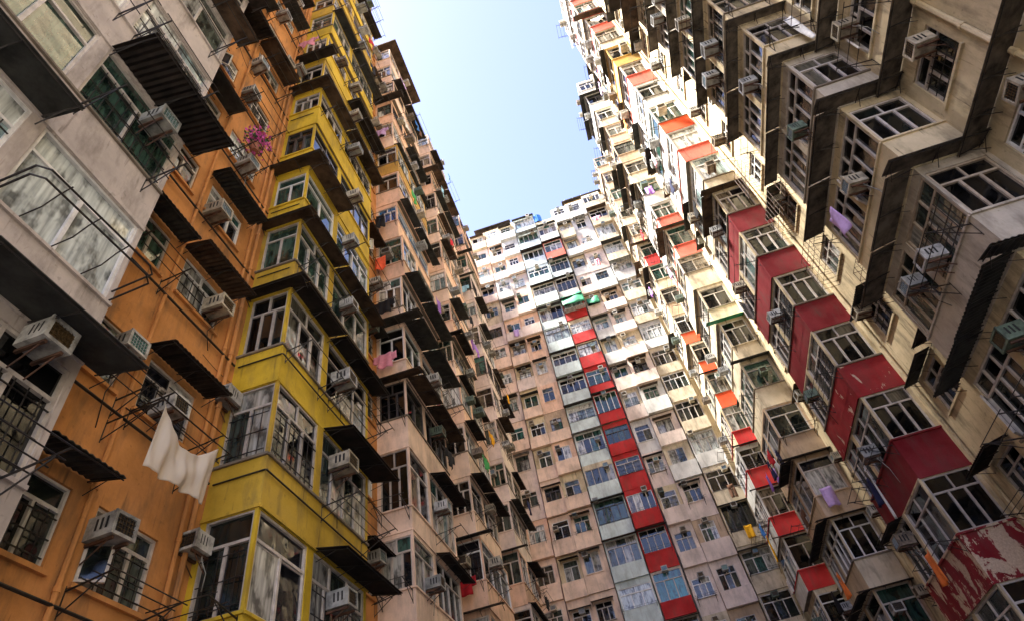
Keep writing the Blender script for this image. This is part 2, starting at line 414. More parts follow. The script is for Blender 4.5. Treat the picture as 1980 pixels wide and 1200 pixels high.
def wash(f, u, d, z, kind, colour, where, turn=0.):
    o = obj({'towel': 'towel', 'sheet': 'bed_sheet', 'shirt': 'shirt', 'trousers': 'trousers', 'long': 'cloth'}[kind], cloth_mesh(kind, 'cloth ' + colour, R.randint(0, 2)), None, f.p(u, d, z), f.a+turn)
    md = o.modifiers.new('thickness', 'SOLIDIFY'); md.thickness = .006
    tag(o, None, 'laundry', 'washing hung out on the ' + where)
    nm = {'towel': 'towel', 'sheet': 'sheet', 'shirt': 'shirt', 'trousers': 'trousers', 'long': 'long cloth'}[kind]
    cn = {'coralred': 'orange red', 'sky': 'light blue'}.get(colour, colour)
    WASH.append((o, where, cn + ' ' + nm, o.location.copy())); return o
PLANTS = []
def plant(f, u, d, z, where, blossom=False, s=1.):
    o = root('potted_plant', f.p(u, d, z), None, 'plant', 'plants on the ' + where); o.rotation_euler = (0, 0, f.a)
    m = MB().mat('terracotta')
    for k, (r0, r1, z0, z1) in enumerate(((.07, .10, 0, .16), (.11, .11, .16, .19))):
        n = 10; ring = lambda r, zz: [(r*math.cos(2*PI*j/n), r*math.sin(2*PI*j/n), zz) for j in range(n)]
        a, b = ring(r0*s, z0*s), ring(r1*s, z1*s)
        for j in range(n): m.face([a[j], a[(j+1) % n], b[(j+1) % n], b[j]])
        m.face(list(reversed(a))); m.face(b)
    m.build('pot', o)
    g = MB()
    for i in range(int(190*s*s)+40):
        g.mat('blossom' if blossom and R.random() < .62 else 'leaf')
        th = R.uniform(0, 2*PI); rr = abs(R.gauss(0, .11))*s; c = Vector((rr*math.cos(th)*1.3, rr*math.sin(th), (.24+R.gauss(.12, .12))*s))
        ax = Vector((R.gauss(0, 1), R.gauss(0, 1), R.gauss(0, 1))).normalized(); b = ax.cross(Vector((.3, .5, .8))).normalized(); q = R.uniform(.025, .05)*s
        g.face([c-ax*q, c+b*q*.5, c+ax*q, c-b*q*.5])
    for i in range(6): g.mat('leaf').tube([(0, 0, .18*s), (R.gauss(0, .12)*s, R.gauss(0, .1)*s, (.3+R.random()*.2)*s)], .006, 4)
    g.build('foliage', o)
    PLANTS.append((o, where, 'pink flowering pot plant' if blossom else 'green leafy pot plant', o.location.copy())); return o

# ------------------------------------------------------------------ wall grid with openings
def grid(m, f, u0, u1, z0, z1, ops, d=0., reveal=.11):
    us = sorted({u0, u1, *[o[0] for o in ops], *[o[1] for o in ops]}); zs = sorted({z0, z1, *[o[2] for o in ops], *[o[3] for o in ops]})
    us = [u for u in us if u0-1e-6 <= u <= u1+1e-6]; zs = [z for z in zs if z0-1e-6 <= z <= z1+1e-6]
    for a, b in zip(us, us[1:]):
        for c, e in zip(zs, zs[1:]):
            cu, cz = (a+b)/2, (c+e)/2
            if any(o[0] < cu < o[1] and o[2] < cz < o[3] for o in ops): continue
            m.face([f.p(a, d, c), f.p(b, d, c), f.p(b, d, e), f.p(a, d, e)])
    for (a, b, c, e) in ops:
        for p, q in (((a, c), (b, c)), ((b, c), (b, e)), ((b, e), (a, e)), ((a, e), (a, c))):
            m.face([f.p(p[0], d, p[1]), f.p(q[0], d, q[1]), f.p(q[0], d-reveal, q[1]), f.p(p[0], d-reveal, p[1])])
def ledge(m, f, u0, u1, z, out=.05, t=.05, d=0., ins=.0):
    a = [f.p(u0, d-ins, z), f.p(u1, d-ins, z), f.p(u1, d+out, z), f.p(u0, d+out, z)]; b = [p+Vector((0, 0, t)) for p in a]
    m.face([a[0], a[3], a[2], a[1]]); m.face(b)
    for i in range(4):
        j = (i+1) % 4; m.face([a[i], a[j], b[j], b[i]])
LEFT, RIGHT, NEAR, AWAY = PI/2, -PI/2, 0., PI
FRAMES = ['aluminium frame']*5+['white frame']*3+['tan frame']*2+['dark frame']
GLASS = ['window glass']*6+['dark window glass']*2+['green window glass', 'pale window glass']
FAR_GLASS = ['window glass']*4+['pale window glass']*4+['dark window glass', 'green window glass']  # upper far panes: more of them with the sky's reflection painted in
SHEETS = ['rusty sheet']*4+['grey sheet']*2+['brown sheet']*2

class Side:                               # left or right row of blocks
    def __init__(s, sgn, xf, xb, P0, pan):
        s.g, s.xf, s.xb, s.P0, s.pan = sgn, xf, xb, P0, pan
        s.a = LEFT if sgn < 0 else RIGHT
    def P(s, k): return s.P0+2.6*k
    def face(s, x, y0, y1):               # frame along a courtyard-facing plane, and a map from y range to u range
        if s.g < 0: return F(x, y0, LEFT), (lambda a, b: (a-y0, b-y0))
        return F(x, y1, RIGHT), (lambda a, b: (y1-b, y1-a))
    def end(s, x0, y):                    # the end wall facing the camera; u = 0 at its left edge
        return F(min(x0, s.xb), y, NEAR)
SL = Side(-1, -5.4, -6.4, 7.0, 1.0)
SR = Side(1, 7.3, 8.6, 13.15, 1.1)
def bay(blk, S, y0, y1, k0, k1, spec, where, part=1.6, xf=None, near_k=99, fars=False):
    """one column of enclosed bays; spec(k) gives paint, window and clutter choices for its storey k"""
    m = MB(); xf0 = S.xf if xf is None else xf
    for k in range(k0, k1):
        s = spec(k); P = S.P(k); T = S.P(k+1); sill = P+s.get('pan', S.pan)
        x = xf0-S.g*s.get('out', 0.)
        w = abs(S.xb-x); top = T-s.get('lintel', .0)-.04
        fe = S.end(x, y0); fl, um = S.face(x, y0, y1); fr = F(max(x, S.xb), y1, AWAY)
        pc, wc = s['paint'], s.get('paint2', s['paint'])
        nr = k <= near_k
        # end wall
        eo = []
        if s.get('endwin', True):
            a, b = (.10, w-.06) if S.g < 0 else (.06, w-.10)
            if 'ew' in s: a, b = s['ew']
            eo = [(a, b, sill, top)]
            put_window(blk, fe, a, b, sill, top, s.get('ek', 'a' if w < 1.15 else 'b'), s['frame'], s['glass'], grille=s.get('grille', False) and nr)
        m.mat(pc); grid(m, fe, 0, w, P, sill, []); m.mat(wc); grid(m, fe, 0, w, sill, T, eo)
        # long wall: two lights with a pier between
        lo = []; ys = [(y0+.06, y0+part-.05), (y0+part+.16, y1-.08)]
        if s.get('one'): ys = [(y0+.06, y1-.08)]
        for i, (ya, yb) in enumerate(ys):
            if s.get('blind') == i: continue
            a, b = um(ya, yb); lo.append((a, b, sill, top))
            put_window(blk, fl, a, b, sill, top, s.get('lk', 'b') if yb-ya < 1.9 else s.get('lk2', 'c'), s['frame'], s['glass'], grille=s.get('grille', False) and i == 1 and nr, sash=(R.random() < .05) and nr and 'grey' not in where)
        ln = y1-y0
        m.mat(s.get('side', pc)); grid(m, fl, 0, ln, P, sill, []); m.mat(wc); grid(m, fl, 0, ln, sill, T, lo)
        m.mat(wc); grid(m, fr, 0, w, P, T, [])
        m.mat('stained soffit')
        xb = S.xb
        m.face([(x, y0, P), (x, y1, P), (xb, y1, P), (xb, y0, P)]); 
        m.mat('roof concrete'); m.face([(x, y0, T-.002), (xb, y0, T-.002), (xb, y1, T-.002), (x, y1, T-.002)])
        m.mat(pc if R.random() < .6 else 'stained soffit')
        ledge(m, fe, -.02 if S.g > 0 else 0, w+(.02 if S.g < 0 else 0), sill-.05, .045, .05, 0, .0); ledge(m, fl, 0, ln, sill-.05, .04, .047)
        m.mat(pc); ledge(m, fe, 0, w, P-.03, .03, .06); m.mat(s.get('side', pc)); ledge(m, fl, 0, ln, P-.033, .028, .06)
        # awnings hung at the foot of the panel
        A = s.get('aw', '')
        sh = s.get('sheet') or R.choice(SHEETS); co = s.get('corr', False)
        if 'e' in A: awning(blk, fe, (0 if S.g < 0 else -s.get('dp', .6)), w+(s.get('dp', .6) if S.g < 0 else 0), P+.02, s.get('dp', .6)*.75, sh, co)
        if '1' in A: a, b = um(y0-.05, y0+part+.1); awning(blk, fl, a, b, P+.03, s.get('dp', .6), sh, co)
        if '2' in A: a, b = um(y0+part+.13, y1+.25); awning(blk, fl, a, b, P+.01, s.get('dp', .6), sh, co)
        # air conditioners
        for c in s.get('ac', ''):
            if c == 'e': put_ac(fe, R.uniform(.08, max(.1, w-.75)), sill+R.uniform(.25, .8), where, nr)
            if c == '1': a, b = um(y0+.7, y0+1.4); put_ac(fl, a, sill+R.uniform(.1, .7), where, nr)
            if c == '2': a, b = um(y0+part+.2, y0+part+.9); put_ac(fl, a+R.uniform(0, .5), sill+R.uniform(.35, .85), where, nr)
            if c == '3': a, b = um(y1-.95, y1-.25); put_ac(fl, a, P+R.uniform(.1, .35), where, nr)
        if s.get('rack'):
            for q in s['rack']:
                if q == '1': a, b = um(y0+.15, y0+part-.1); rack(blk, fl, a, b, sill-.1, R.uniform(.5, .8), R.choice((2, 3)))
                if q == '2': a, b = um(y0+part+.3, y1-.3); rack(blk, fl, a, b, sill-.1, R.uniform(.6, .9), R.choice((2, 3, 4)))
                if q == 'e': rack(blk, fe, .12, w-.1, sill-.1, R.uniform(.5, .7), 2)
        for q in s.get('wash', ()):           # (place, kind, colour)
            if q[0] == 'e': wash(fe, .15, .45, sill+.05, q[1], q[2], where)
            else:
                a, b = um(y0+part+.4, y1-.3) if q[0] == '2' else um(y0+.2, y0+part)
                wash(fl, a+R.uniform(0, max(.05, b-a-.6)), .5, sill-.02, q[1], q[2], where)
        if s.get('plant') and nr: a, b = um(y0+.3, y1-.3); plant(fl, R.uniform(a, b), .12, sill+.0, where)
    return m.build('bay', blk)

def recess(blk, S, y0, y1, k0, k1, wins, col, where, ac=.5, near_k=99, aw=.35, glass=GLASS, pan=.93, h=1.05, rackp=.25, awf=None):
    """plain wall behind the bays; wins = y ranges of its window columns"""
    m = MB(); f, um = S.face(S.xb, y0, y1)
    for k in range(k0, k1):
        P = S.P(k); T = S.P(k+1); ops = []; nr = k <= near_k
        for wi, (ya, yb) in enumerate(wins):
            a, b = um(ya, yb); z0 = P+pan; z1 = z0+h
            ops.append((a, b, z0, z1))
            put_window(blk, f, a, b, z0, z1, 'b' if yb-ya > 1 else 'a', R.choice(FRAMES[:8]), R.choice(glass), .09, nr and R.random() < .5, nr and R.random() < .12)
            if R.random() < ac: put_ac(f, a+R.choice((.05, (b-a)*.42)), z1-R.uniform(.1, .45), where, nr)
            if (awf(wi, k) if awf else R.random() < aw): awning(blk, f, a-.2, b+.2, z1+R.uniform(.1, .3), R.uniform(.4, .65), R.choice(SHEETS), nr and R.random() < .6)
            if R.random() < rackp and nr: rack(blk, f, a-.05, b+.05, z0-.1, R.uniform(.5, .9), 3)
        m.mat(col(k)); grid(m, f, 0, y1-y0, P, T, ops)
        for (a, b, z0, z1) in ops: ledge(m, f, a-.05, b+.05, z0-.06, .06, .06)
    P = S.P(k0); m.mat(col(k0)); grid(m, f, 0, y1-y0, 0, P, [])
    x = S.xb-S.g*.06
    for _ in range(3):
        y = R.uniform(y0+.2, y1-.2)
        if any(a-.12 < y < b+.12 for a, b in wins): continue
        pipe(blk, [(x, y, 0), (x, y, S.P(k1))], R.choice((.03, .045, .055)), R.choice((col(k1-1), 'galvanised metal', 'rusty metal')) if 'orange' not in where else R.choice((col(k1-1), 'rusty metal', col(k1-1))))
    for _ in range(max(3, int((y1-y0)*1.3))):
        k = R.randint(k0, min(k1-1, max(near_k, k0)+3)); z = S.P(k)+R.uniform(.1, 2.4); a = R.uniform(y0, y1-.6); b = min(y1, a+R.uniform(.8, 3.)); sg = R.uniform(.03, .22); z2 = z+R.choice((0, 0, R.uniform(-.5, .5)))
        pts = [(x+S.g*.03, a+(b-a)*t/6, z+(z2-z)*t/6-sg*math.sin(PI*t/6)) for t in range(7)]
        c = MB().mat('dark metal'); c.tube(pts, .007, 4); c.build('cable', blk)
    return m.build('wall', blk)
def body(blk, S, y0, y1, top, col, back=7.):
    """the roof, the hidden back and flank walls of a block"""
    m = MB().mat('roof concrete'); xb = S.xb; xo = xb+S.g*back
    m.face([(xb, y0, top), (xo, y0, top), (xo, y1, top), (xb, y1, top)])
    m.mat(col); m.face([(xo, y0, 0), (xo, y1, 0), (xo, y1, top), (xo, y0, top)])
    for y in (y0, y1): m.face([(xb, y, 0), (xo, y, 0), (xo, y, top), (xb, y, top)])
    f, um = S.face(xb, y0, y1)
    m.mat(col); ledge(m, f, 0, y1-y0, top, .06, .9, 0, .2)
    return m.build('roof', blk)

CLR = ['white', 'white', 'navy', 'black', 'red', 'blue', 'pink', 'purple', 'sky', 'orange', 'brown', 'lilac', 'green', 'yellow']
KND = ['towel', 'shirt', 'shirt', 'trousers', 'towel']
def rspec(paints, aw=.6, acp=.5, far=False, frames=FRAMES, glass=None, wp=.18, out=.12, dp=(.45, .75)):
    def spec(k):
        s = dict(paint=R.choice(paints), frame=R.choice(frames), glass=R.choice(glass or GLASS), out=R.uniform(-.03, out), dp=R.uniform(*dp), lintel=0.)
        A = ''
        if R.random() < aw*.7: A += 'e'
        if R.random() < aw: A += '1'
        if R.random() < aw: A += '2'
        s['aw'] = A
        if A: s['lintel'] = R.uniform(0, .25)
        c = ''
        if R.random() < acp*.35: c += 'e'
        if R.random() < acp*.5: c += '1'
        if R.random() < acp: c += '2'
        if R.random() < acp*.3: c += '3'
        s['ac'] = c
        s['rack'] = ''.join(q for q in 'e12' if R.random() < .45)
        s['wash'] = [(R.choice('e12'), R.choice(KND), R.choice(CLR)) for _ in range(3) if R.random() < wp*.7]
        s['pan'] = R.choice((.95, 1.0, 1.05, 1.15)) ; s['plant'] = R.random() < .08
        s['one'] = R.random() < .15; s['ek'] = R.choice('aab'); s['lk'] = R.choice(('b', 'a', 'bs')); s['lk2'] = R.choice(('c', 'b', 'c', 'g'))
        return s
    return spec
def over(base, table):
    def spec(k):
        s = base(k); s.update(table.get(k, {}))
        if s['paint'] in ('coral', 'vermilion') or (s['paint'] == 'red' and R.random() < .6): s['side'] = s.get('paint2', R.choice(('white', 'cream'))); s['paint2'] = s['side'] if s['side'] != 'red' else 'cream'; s['side'] = s['paint2']
        return s
    return spec
# ================================================================== LEFT ROW
TOP_L = SL.P(14)
# --- grey block, nearest
W1 = 'grey block on the near left'
blk = root('apartment_block', (-6.4, 0, 0), 'grey beige apartment block with dark corrugated awnings, nearest on the left', 'apartment block')
base = rspec(['grey'], aw=.8, acp=.3, wp=.1, out=.03)
gt = {-1: dict(aw='', glass='dark window glass', frame='aluminium frame', grille=True, ac='', rack='12', wash=[]),
      0: dict(aw='12', dp=.7, frame='white frame', glass='pale window glass', ac='', lintel=0, pan=1.0, rack='', out=0, wash=[], one=False, lk2='c', sheet='grey sheet'),
      1: dict(aw='1', dp=.6, frame='aluminium frame', glass='green window glass', ac='', lintel=.0, pan=1.0, rack='2', out=0, wash=[], one=False, sheet='grey sheet'),
      2: dict(aw='2', dp=.85, corr=True, sheet='rusty sheet', frame='aluminium frame', glass='pale window glass', ac='', pan=1., out=0, wash=[], one=False),
      3: dict(aw='', frame='aluminium frame', glass='window glass', ac='', out=.0, wash=[], one=False)}
for k in list(gt): gt[k].setdefault('plant', False)
bay(blk, SL, .45, 3.98, -1, 14, over(base, gt), W1, part=1.62, near_k=9)
recess(blk, SL, -9, 4.0, -1, 20, [], lambda k: 'paint grey' if False else 'paint grey', W1, ac=.2, near_k=0, rackp=0)  # upper wall out of view, height added to shade the near right bay
body(blk, SL, -9, 4.0, SL.P(20), 'paint grey')  # roof raised with it, unseen, to keep sun off the beige bay
fg, um = SL.face(-5.4, .45, 3.98)
put_ac(fg, um(3.2, 3.5)[0], 6.62, W1, True, 'casing white', 'coil brown', 1)
put_ac(fg, um(3.12, 3.5)[0], 11.4, W1, True, 'casing grey', 'coil teal', 0)
# looped rack of bent rod under the big white window
m = MB().mat('dark metal')
for q in (.0, .18): m.tube([fg.p(1.75, 0, 8.02+q), fg.p(1.75, .45, 8.1+q), fg.p(1.85, .55, 8.1+q), fg.p(3.35, .62, 8.1+q), fg.p(3.48, .55, 8.1+q), fg.p(3.48, 0, 8.02+q)], .014, 6)
for u in (2.1, 2.55, 3.0): m.tube([fg.p(u, .6, 8.28), fg.p(u, .45, 8.2), fg.p(u, .3, 8.05), fg.p(u, .02, 8.0)], .009, 5)
m.build('drying_rack', blk)
# --- orange and yellow block
W2 = 'orange and yellow block'
W2o = 'orange wall beside the yellow bay'; W2y = 'yellow bay'
blk = root('apartment_block', (-6.4, 9, 0), 'orange apartment block with a column of bright yellow bays', 'apartment block')
base = rspec(['yellow', 'yellow', 'mustard'], aw=.38, acp=.7, wp=.15, out=.12, dp=(.35, .6))
yt = {-1: dict(aw='', frame='aluminium frame', glass='window glass', ac='2', lintel=0, out=0, ek='a', lk='as', rack='e', wash=[], grille=True, pan=1., one=False),
      0: dict(aw='2', dp=.65, sheet='rusty sheet', frame='aluminium frame', glass='window glass', ac='2', out=.02, lintel=0, rack='2', wash=[], pan=.98, one=False, lk='b', ek='a'),
      1: dict(aw='2', dp=.7, sheet='rusty sheet', frame='aluminium frame', glass='dark window glass', ac='2', out=0., lintel=0, rack='12', wash=[], pan=.95, one=False, lk='b', ek='b'),
      2: dict(aw='e12', dp=.48, sheet='rusty sheet', frame='aluminium frame', glass='green window glass', ac='2', lintel=.0, out=.0, rack='1', wash=[], one=False, lk='b', ek='a', pan=1.),
      3: dict(aw='e12', dp=.45, sheet='brown sheet', frame='white frame', glass='green window glass', ac='2', lintel=.25, out=.0, rack='2', wash=[], one=False, ek='a', pan=1.),
      4: dict(aw='e1', dp=.55, sheet='brown sheet', ac='2', lintel=.15, out=0., rack='', wash=[], one=False, glass='window glass'),
      5: dict(aw='', ac='2', out=.05, wash=[], one=False, glass='dark window glass', rack='1'),
      6: dict(aw='e12', dp=.5, sheet='brown sheet', out=0., lintel=.3),
      7: dict(aw='e2', dp=.55, sheet='rusty sheet', out=0., lintel=.3)}
for k in list(yt): yt[k].setdefault('plant', False)
bay(blk, SL, 7.65, 11.55, -1, 14, over(base, yt), W2y, part=1.6, near_k=9)
recess(blk, SL, 4.0, 7.65, -1, 14, [(4.55, 5.3), (5.74, 6.88)], lambda k: 'paint orange' , W2o, ac=0, near_k=9, aw=.55, rackp=.45, pan=.95, h=1.02, awf=lambda wi, k: k in ((-1, 1, 3, 5, 6, 9), (0, 1, 2, 5, 7, 8, 10))[wi])
recess(blk, SL, 7.65, 14.35, -1, 14, [(13.2, 14.1)], lambda k: 'paint orange', W2o, ac=.35, near_k=6, aw=.4)
body(blk, SL, 4.0, 14.35, TOP_L, 'paint orange')
fo, um = SL.face(-6.4, 4.0, 7.65)
for y, z, cs, co, vr in ((4.68, 8.36, 'white', 'teal', 0), (6.2, 10.75, 'cream', 'brown', 0), (5.78, 8.0, 'white', 'black', 0), (5.45, 5.84, 'white', 'black', 0), (5.5, 13.0, 'cream', 'blue', 0), (5.9, 15.6, 'white', 'coil blue', 0), (5.3, 18.4, 'grey', 'pale', 0), (5.3, 20.3, 'white', 'blue', 0), (6.3, 22.9, 'cream', 'pale', 0), (5.6, 25.6, 'white', 'black', 0), (6.0, 28.3, 'white', 'pale', 0)):
    put_ac(fo, um(y+.22, y+.6)[0], z, W2o, True, 'casing ' + cs, 'coil ' + co.replace('coil ', ''), vr)
fe = SL.end(-5.4, 7.65)
for z, cs, co in ((9.12, 'white', 'blue'), (6.28, 'white', 'black'), (24.2, 'grey', 'black')): put_ac(fe, -.02, z+.08, W2y, True, 'casing ' + cs, 'coil ' + co, 1)
for y in (4.42, 5.53, 7.2): pipe(blk, [(-6.345, y, 0), (-6.345, y, TOP_L)], .035, 'paint orange')
for k in range(-1, 8):
    z = SL.P(k)+.62
    pipe(blk, [(-6.33, 4.05, z), (-6.33, 7.55, z)], .022, 'dark metal', 'supply_pipe')
    if k in (0, 1, -1):
        pipe(blk, [(-6.3, 7.615, z), (-5.36, 7.615, z), (-5.345, 7.63, z), (-5.345, 11.5, z)], .016, 'dark metal', 'supply_pipe')
    elif k < 6: pipe(blk, [(-6.3, 7.615, z+.1), (-5.5, 7.615, z+.1)], .014, 'dark metal', 'supply_pipe')
# --- pink blocks further on
for (b0, b1, ys, ye, paints, lab, wh, wallc, nk) in (
    (14.35, 18.2, 14.35, 20.9, ['pink', 'pink', 'salmon', 'pink'], 'dusty pink apartment block just beyond the yellow bays', 'dusty pink block', 'paint pink', 4),
    (20.9, 24.6, 20.9, 28.4, ['salmon', 'pink', 'salmon'], 'salmon pink apartment block, middle of the long left row', 'salmon block', 'paint salmon', 1),
    (28.4, 32.0, 28.4, 37.4, ['salmon', 'palepink', 'cream', 'palepink'], 'narrow looking salmon block at the far end of the left row', 'far left block', 'paint salmon', -3)):
    blk = root('apartment_block', (-6.4, (ys+ye)/2, 0), lab, 'apartment block')
    base = rspec(paints, aw=.45, dp=(.35, .65), acp=.55 if nk > 0 else .4, wp=.3 if nk > 0 else .2, out=.2)
    t = {}
    if nk == 4:
        t = {-1: dict(aw='', pan=1.3, out=0, lintel=0), 0: dict(aw='', ac='1', glass='window glass', frame='aluminium frame', pan=1.1, out=0, one=False, lk='a', ek='b', paint='pink', wash=[]),
             1: dict(aw='2', ac='2', glass='window glass', frame='aluminium frame', pan=.7, out=.0, lintel=0, one=False, lk='a', ek='b', paint='pink', wash=[]),
             2: dict(aw='2', glass='dark window glass', frame='dark frame', pan=1.15, out=0, lintel=0, one=False, ek='b', paint='pink', wash=[('2', 'shirt', 'black')]),
             3: dict(aw='e12', pan=.9, out=.05, paint='pink'), 4: dict(aw='e12', dp=.75, pan=.9, out=.05, paint='pink', ek='b'), 5: dict(aw='12', pan=.9, paint='salmon', wash=[('e', 'towel', 'coralred'), ('2', 'towel', 'purple')]),
             6: dict(aw='', paint='salmon', glass='blue window glass', frame='white frame', ek='b', pan=1.2), 8: dict(paint='ochre', aw=''), 13: dict(aw='')}
    bay(blk, SL, b0, b1, -1, 14, over(base, t), wh, part=1.55, near_k=nk)
    recess(blk, SL, ys, ye, -1, 14, [(b1+.5, b1+1.3), (b1+1.7, b1+2.4)], lambda k, c=wallc: c, wh, ac=.3, near_k=nk, aw=.5)
    body(blk, SL, ys, ye, TOP_L, wallc)
    pipe(blk, [(-6.34, b1+1.5, 0), (-6.34, b1+1.5, TOP_L)], .05, 'galvanised metal')

# ================================================================== RIGHT ROW
TOP_R = SR.P(14)
SRk = lambda k: k
WA, WB, WC, WD = 'beige bay on the near right', 'red bay on the right', 'cream bay on the right', 'last bay on the right'
blk = root('apartment_block', (8.6, 4, 0), 'stained beige apartment block with wide dark awnings, nearest on the right', 'apartment block')
base = rspec(['beige', 'beige', 'stone'], aw=.95, acp=.7, wp=.0, out=.03, dp=(.55, .75), frames=['tan frame', 'aluminium frame'], glass=['dark window glass', 'window glass', 'dark window glass', 'green window glass'])
at = {k: dict(aw='e12', lintel=.22, sheet='slab sheet' if k > -2 else 'grey sheet', corr=k < -1, dp=.42 if k > 0 else .6, one=False, ek='b', lk='c', lk2='b', ac='1' if k % 2 else '12', out=0., pan=1.05, plant=False) for k in range(-4, 6)}
at[-2].update(ac='12', rack='1'); at[-1].update(ac='1'); at[0].update(ac='1', aw='e12')
bay(blk, SR, 8.35, 11.75, -4, 14, over(base, at), WA, part=1.75, near_k=6)
recess(blk, SR, -9, 8.35, -4, 14, [(6.76, 8.03)], lambda k: 'paint beige', WA, ac=.0, near_k=6, aw=.1, pan=1.1, h=1.05, rackp=.2, glass=['dark window glass'])
recess(blk, SR, 8.35, 16.05, -4, 14, [(12.3, 13.4), (14.2, 15.3)], lambda k: 'paint beige', WA, ac=.6, near_k=6, aw=.35, pan=1.05, rackp=.5, glass=['dark window glass', 'window glass'])
body(blk, SR, -9, 16.05, TOP_R, 'paint beige')
fr, um = SR.face(8.6, -9, 8.35)
for k in (-3, -2, -1, 0, 1): awning(blk, fr, um(0, 8.3)[0], um(0, 8.3)[1], SR.P(k)+.0, .55, 'slab sheet' if k > -2 else 'grey sheet', k < -1)
for y, k in ((6.6, -1), (6.3, -2), (7.2, 0), (6.8, 1)): put_ac(fr, um(y, y+.6)[0], SR.P(k)+1.75, WA, True, 'casing cream', 'coil black', 0)
pipe(blk, [(8.53, 12.0, 0), (8.53, 12.0, TOP_R)], .05, 'paint beige'); pipe(blk, [(8.53, 15.7, 0), (8.53, 15.7, TOP_R)], .04, 'paint beige')
# cages over two recess windows
fc, um = SR.face(8.6, 8.35, 16.05)
def cage(blk, f, u0, u1, z0, z1, d=.55):
    m = MB().mat('rusty metal'); n = 6
    for i in range(n+1):
        u = u0+(u1-u0)*i/n; m.tube([f.p(u, 0, z1), f.p(u, d, z1), f.p(u, d, z0), f.p(u, 0, z0)], .009, 4)
    for j in range(5):
        z = z0+(z1-z0)*j/4; m.tube([f.p(u0, 0, z), f.p(u0, d, z), f.p(u1, d, z), f.p(u1, 0, z)], .009, 4)
    m.build('window_cage', blk)
for k, (ya, yb) in ((-1, (12.2, 13.5)), (0, (14.1, 15.4)), (1, (12.2, 13.5)), (2, (14.1, 15.4)), (1, (14.1, 15.4))): a, b = um(ya, yb); cage(blk, fc, a, b, SR.P(k)+.9, SR.P(k)+2.2)
# --- red bay block
blk = root('apartment_block', (8.6, 20, 0), 'apartment block with dark red painted bays below and white ones above', 'apartment block')
base = rspec(['cream', 'white', 'tan', 'white', 'coral', 'palepink'], aw=.32, acp=.7, wp=.35, out=.18, dp=(.3, .55))
bt = {k: dict(paint='darkred', paint2='beige', aw='', lintel=0, out=.04*(k % 2), one=False, ek='b', lk='b', frame='aluminium frame', glass='dark window glass' if k < 1 else 'window glass', ac='2' if k % 2 else '1', pan=1.15, plant=False, wash=[], rack='1') for k in range(-4, 3)}
bt[-3].update(paint='peeling red paint', aw=''); bt[-2].update(paint='darkred', aw='2', rack='12'); bt[-1].update(paint='flaking red paint', aw=''); bt[-4].update(paint='peeling red paint')
bt[3] = dict(paint='cream', aw='e1', dp=.5); bt[4] = dict(paint='coral', paint2='white', aw='2', ac='2', glass='pale window glass', wash=[('1', 'shirt', 'navy')])
bt[5] = dict(paint='vermilion', paint2='white', aw='', glass='green window glass', frame='white frame'); bt[6] = dict(paint='white', paint2='white', aw='2'); bt[7] = dict(paint='coral', paint2='white', aw='2'); bt[8] = dict(paint='ochre', aw='2'); bt[10] = dict(paint='coral', paint2='white', aw='')
bay(blk, SR, 16.05, 19.6, -4, 14, over(base, bt), WB, part=2.0, near_k=3)
recess(blk, SR, 16.05, 24.0, -4, 14, [(20.2, 21.2), (22.3, 23.3)], lambda k: 'paint beige' if k < 4 else 'paint cream', WB, ac=.5, near_k=2, aw=.4, pan=1.05)
body(blk, SR, 16.05, 24.0, TOP_R, 'paint cream')
# --- cream block
blk = root('apartment_block', (8.6, 27.7, 0), 'cream apartment block with green topped balcony, beyond the red bays on the right', 'apartment block')
base = rspec(['cream', 'white', 'cream', 'tan', 'coral'], aw=.35, acp=.55, wp=.35, out=.2, dp=(.3, .55))
ct = {4: dict(paint='cream', paint2='white', aw='', out=.25, pan=1.3, lk2='c'), 3: dict(paint='cream', aw='e', sheet='green tarpaulin', dp=.5, lintel=.2), 0: dict(paint='tan', aw='e1', wash=[('2', 'towel', 'purple'), ('1', 'shirt', 'red'), ('1', 'trousers', 'navy')]), 1: dict(paint='cream', aw='', glass='green window glass'),
      -1: dict(paint='tan', aw='e12', sheet='rusty sheet', dp=.5), -2: dict(paint='cream', aw='e12', sheet='rusty sheet', dp=.5, glass='dark window glass'), -3: dict(paint='tan', aw='e12', sheet='rusty sheet', dp=.6)}
bay(blk, SR, 24.0, 27.6, -4, 14, over(base, ct), WC, part=1.9, near_k=0)
recess(blk, SR, 24.0, 31.5, -4, 14, [(28.3, 29.2), (30.1, 31.0)], lambda k: 'paint beige' if k < 3 else 'paint cream', WC, ac=.4, near_k=-9, aw=.45, pan=1.05)
body(blk, SR, 24.0, 31.5, TOP_R, 'paint cream')
# --- last block
blk = root('apartment_block', (8.6, 34, 0), 'narrow apartment block with red and orange bays in the far right corner', 'apartment block')
base = rspec(['red', 'cream', 'tan', 'cream', 'white', 'palepink'], aw=.3, acp=.45, wp=.3, out=.2, dp=(.3, .5))
dt = {-1: dict(paint='red', aw='', out=.3), 0: dict(paint='red', aw='e', out=.4), 1: dict(paint='red', aw='e', out=.35), 2: dict(paint='red', paint2='beige', aw='e', out=.1), 3: dict(paint='vermilion', paint2='cream', aw='', out=0.), 4: dict(paint='vermilion', paint2='cream', aw='e', out=0.), 5: dict(paint='vermilion', paint2='cream', aw='')}
bay(blk, SR, 31.5, 34.6, -4, 14, over(base, dt), WD, part=1.5, near_k=-9)
recess(blk, SR, 31.5, 37.6, -4, 14, [(35.0, 35.9)], lambda k: 'paint cream', WD, ac=.3, near_k=-9, aw=.3, pan=1.05)
body(blk, SR, 31.5, 37.6, TOP_R, 'paint cream')

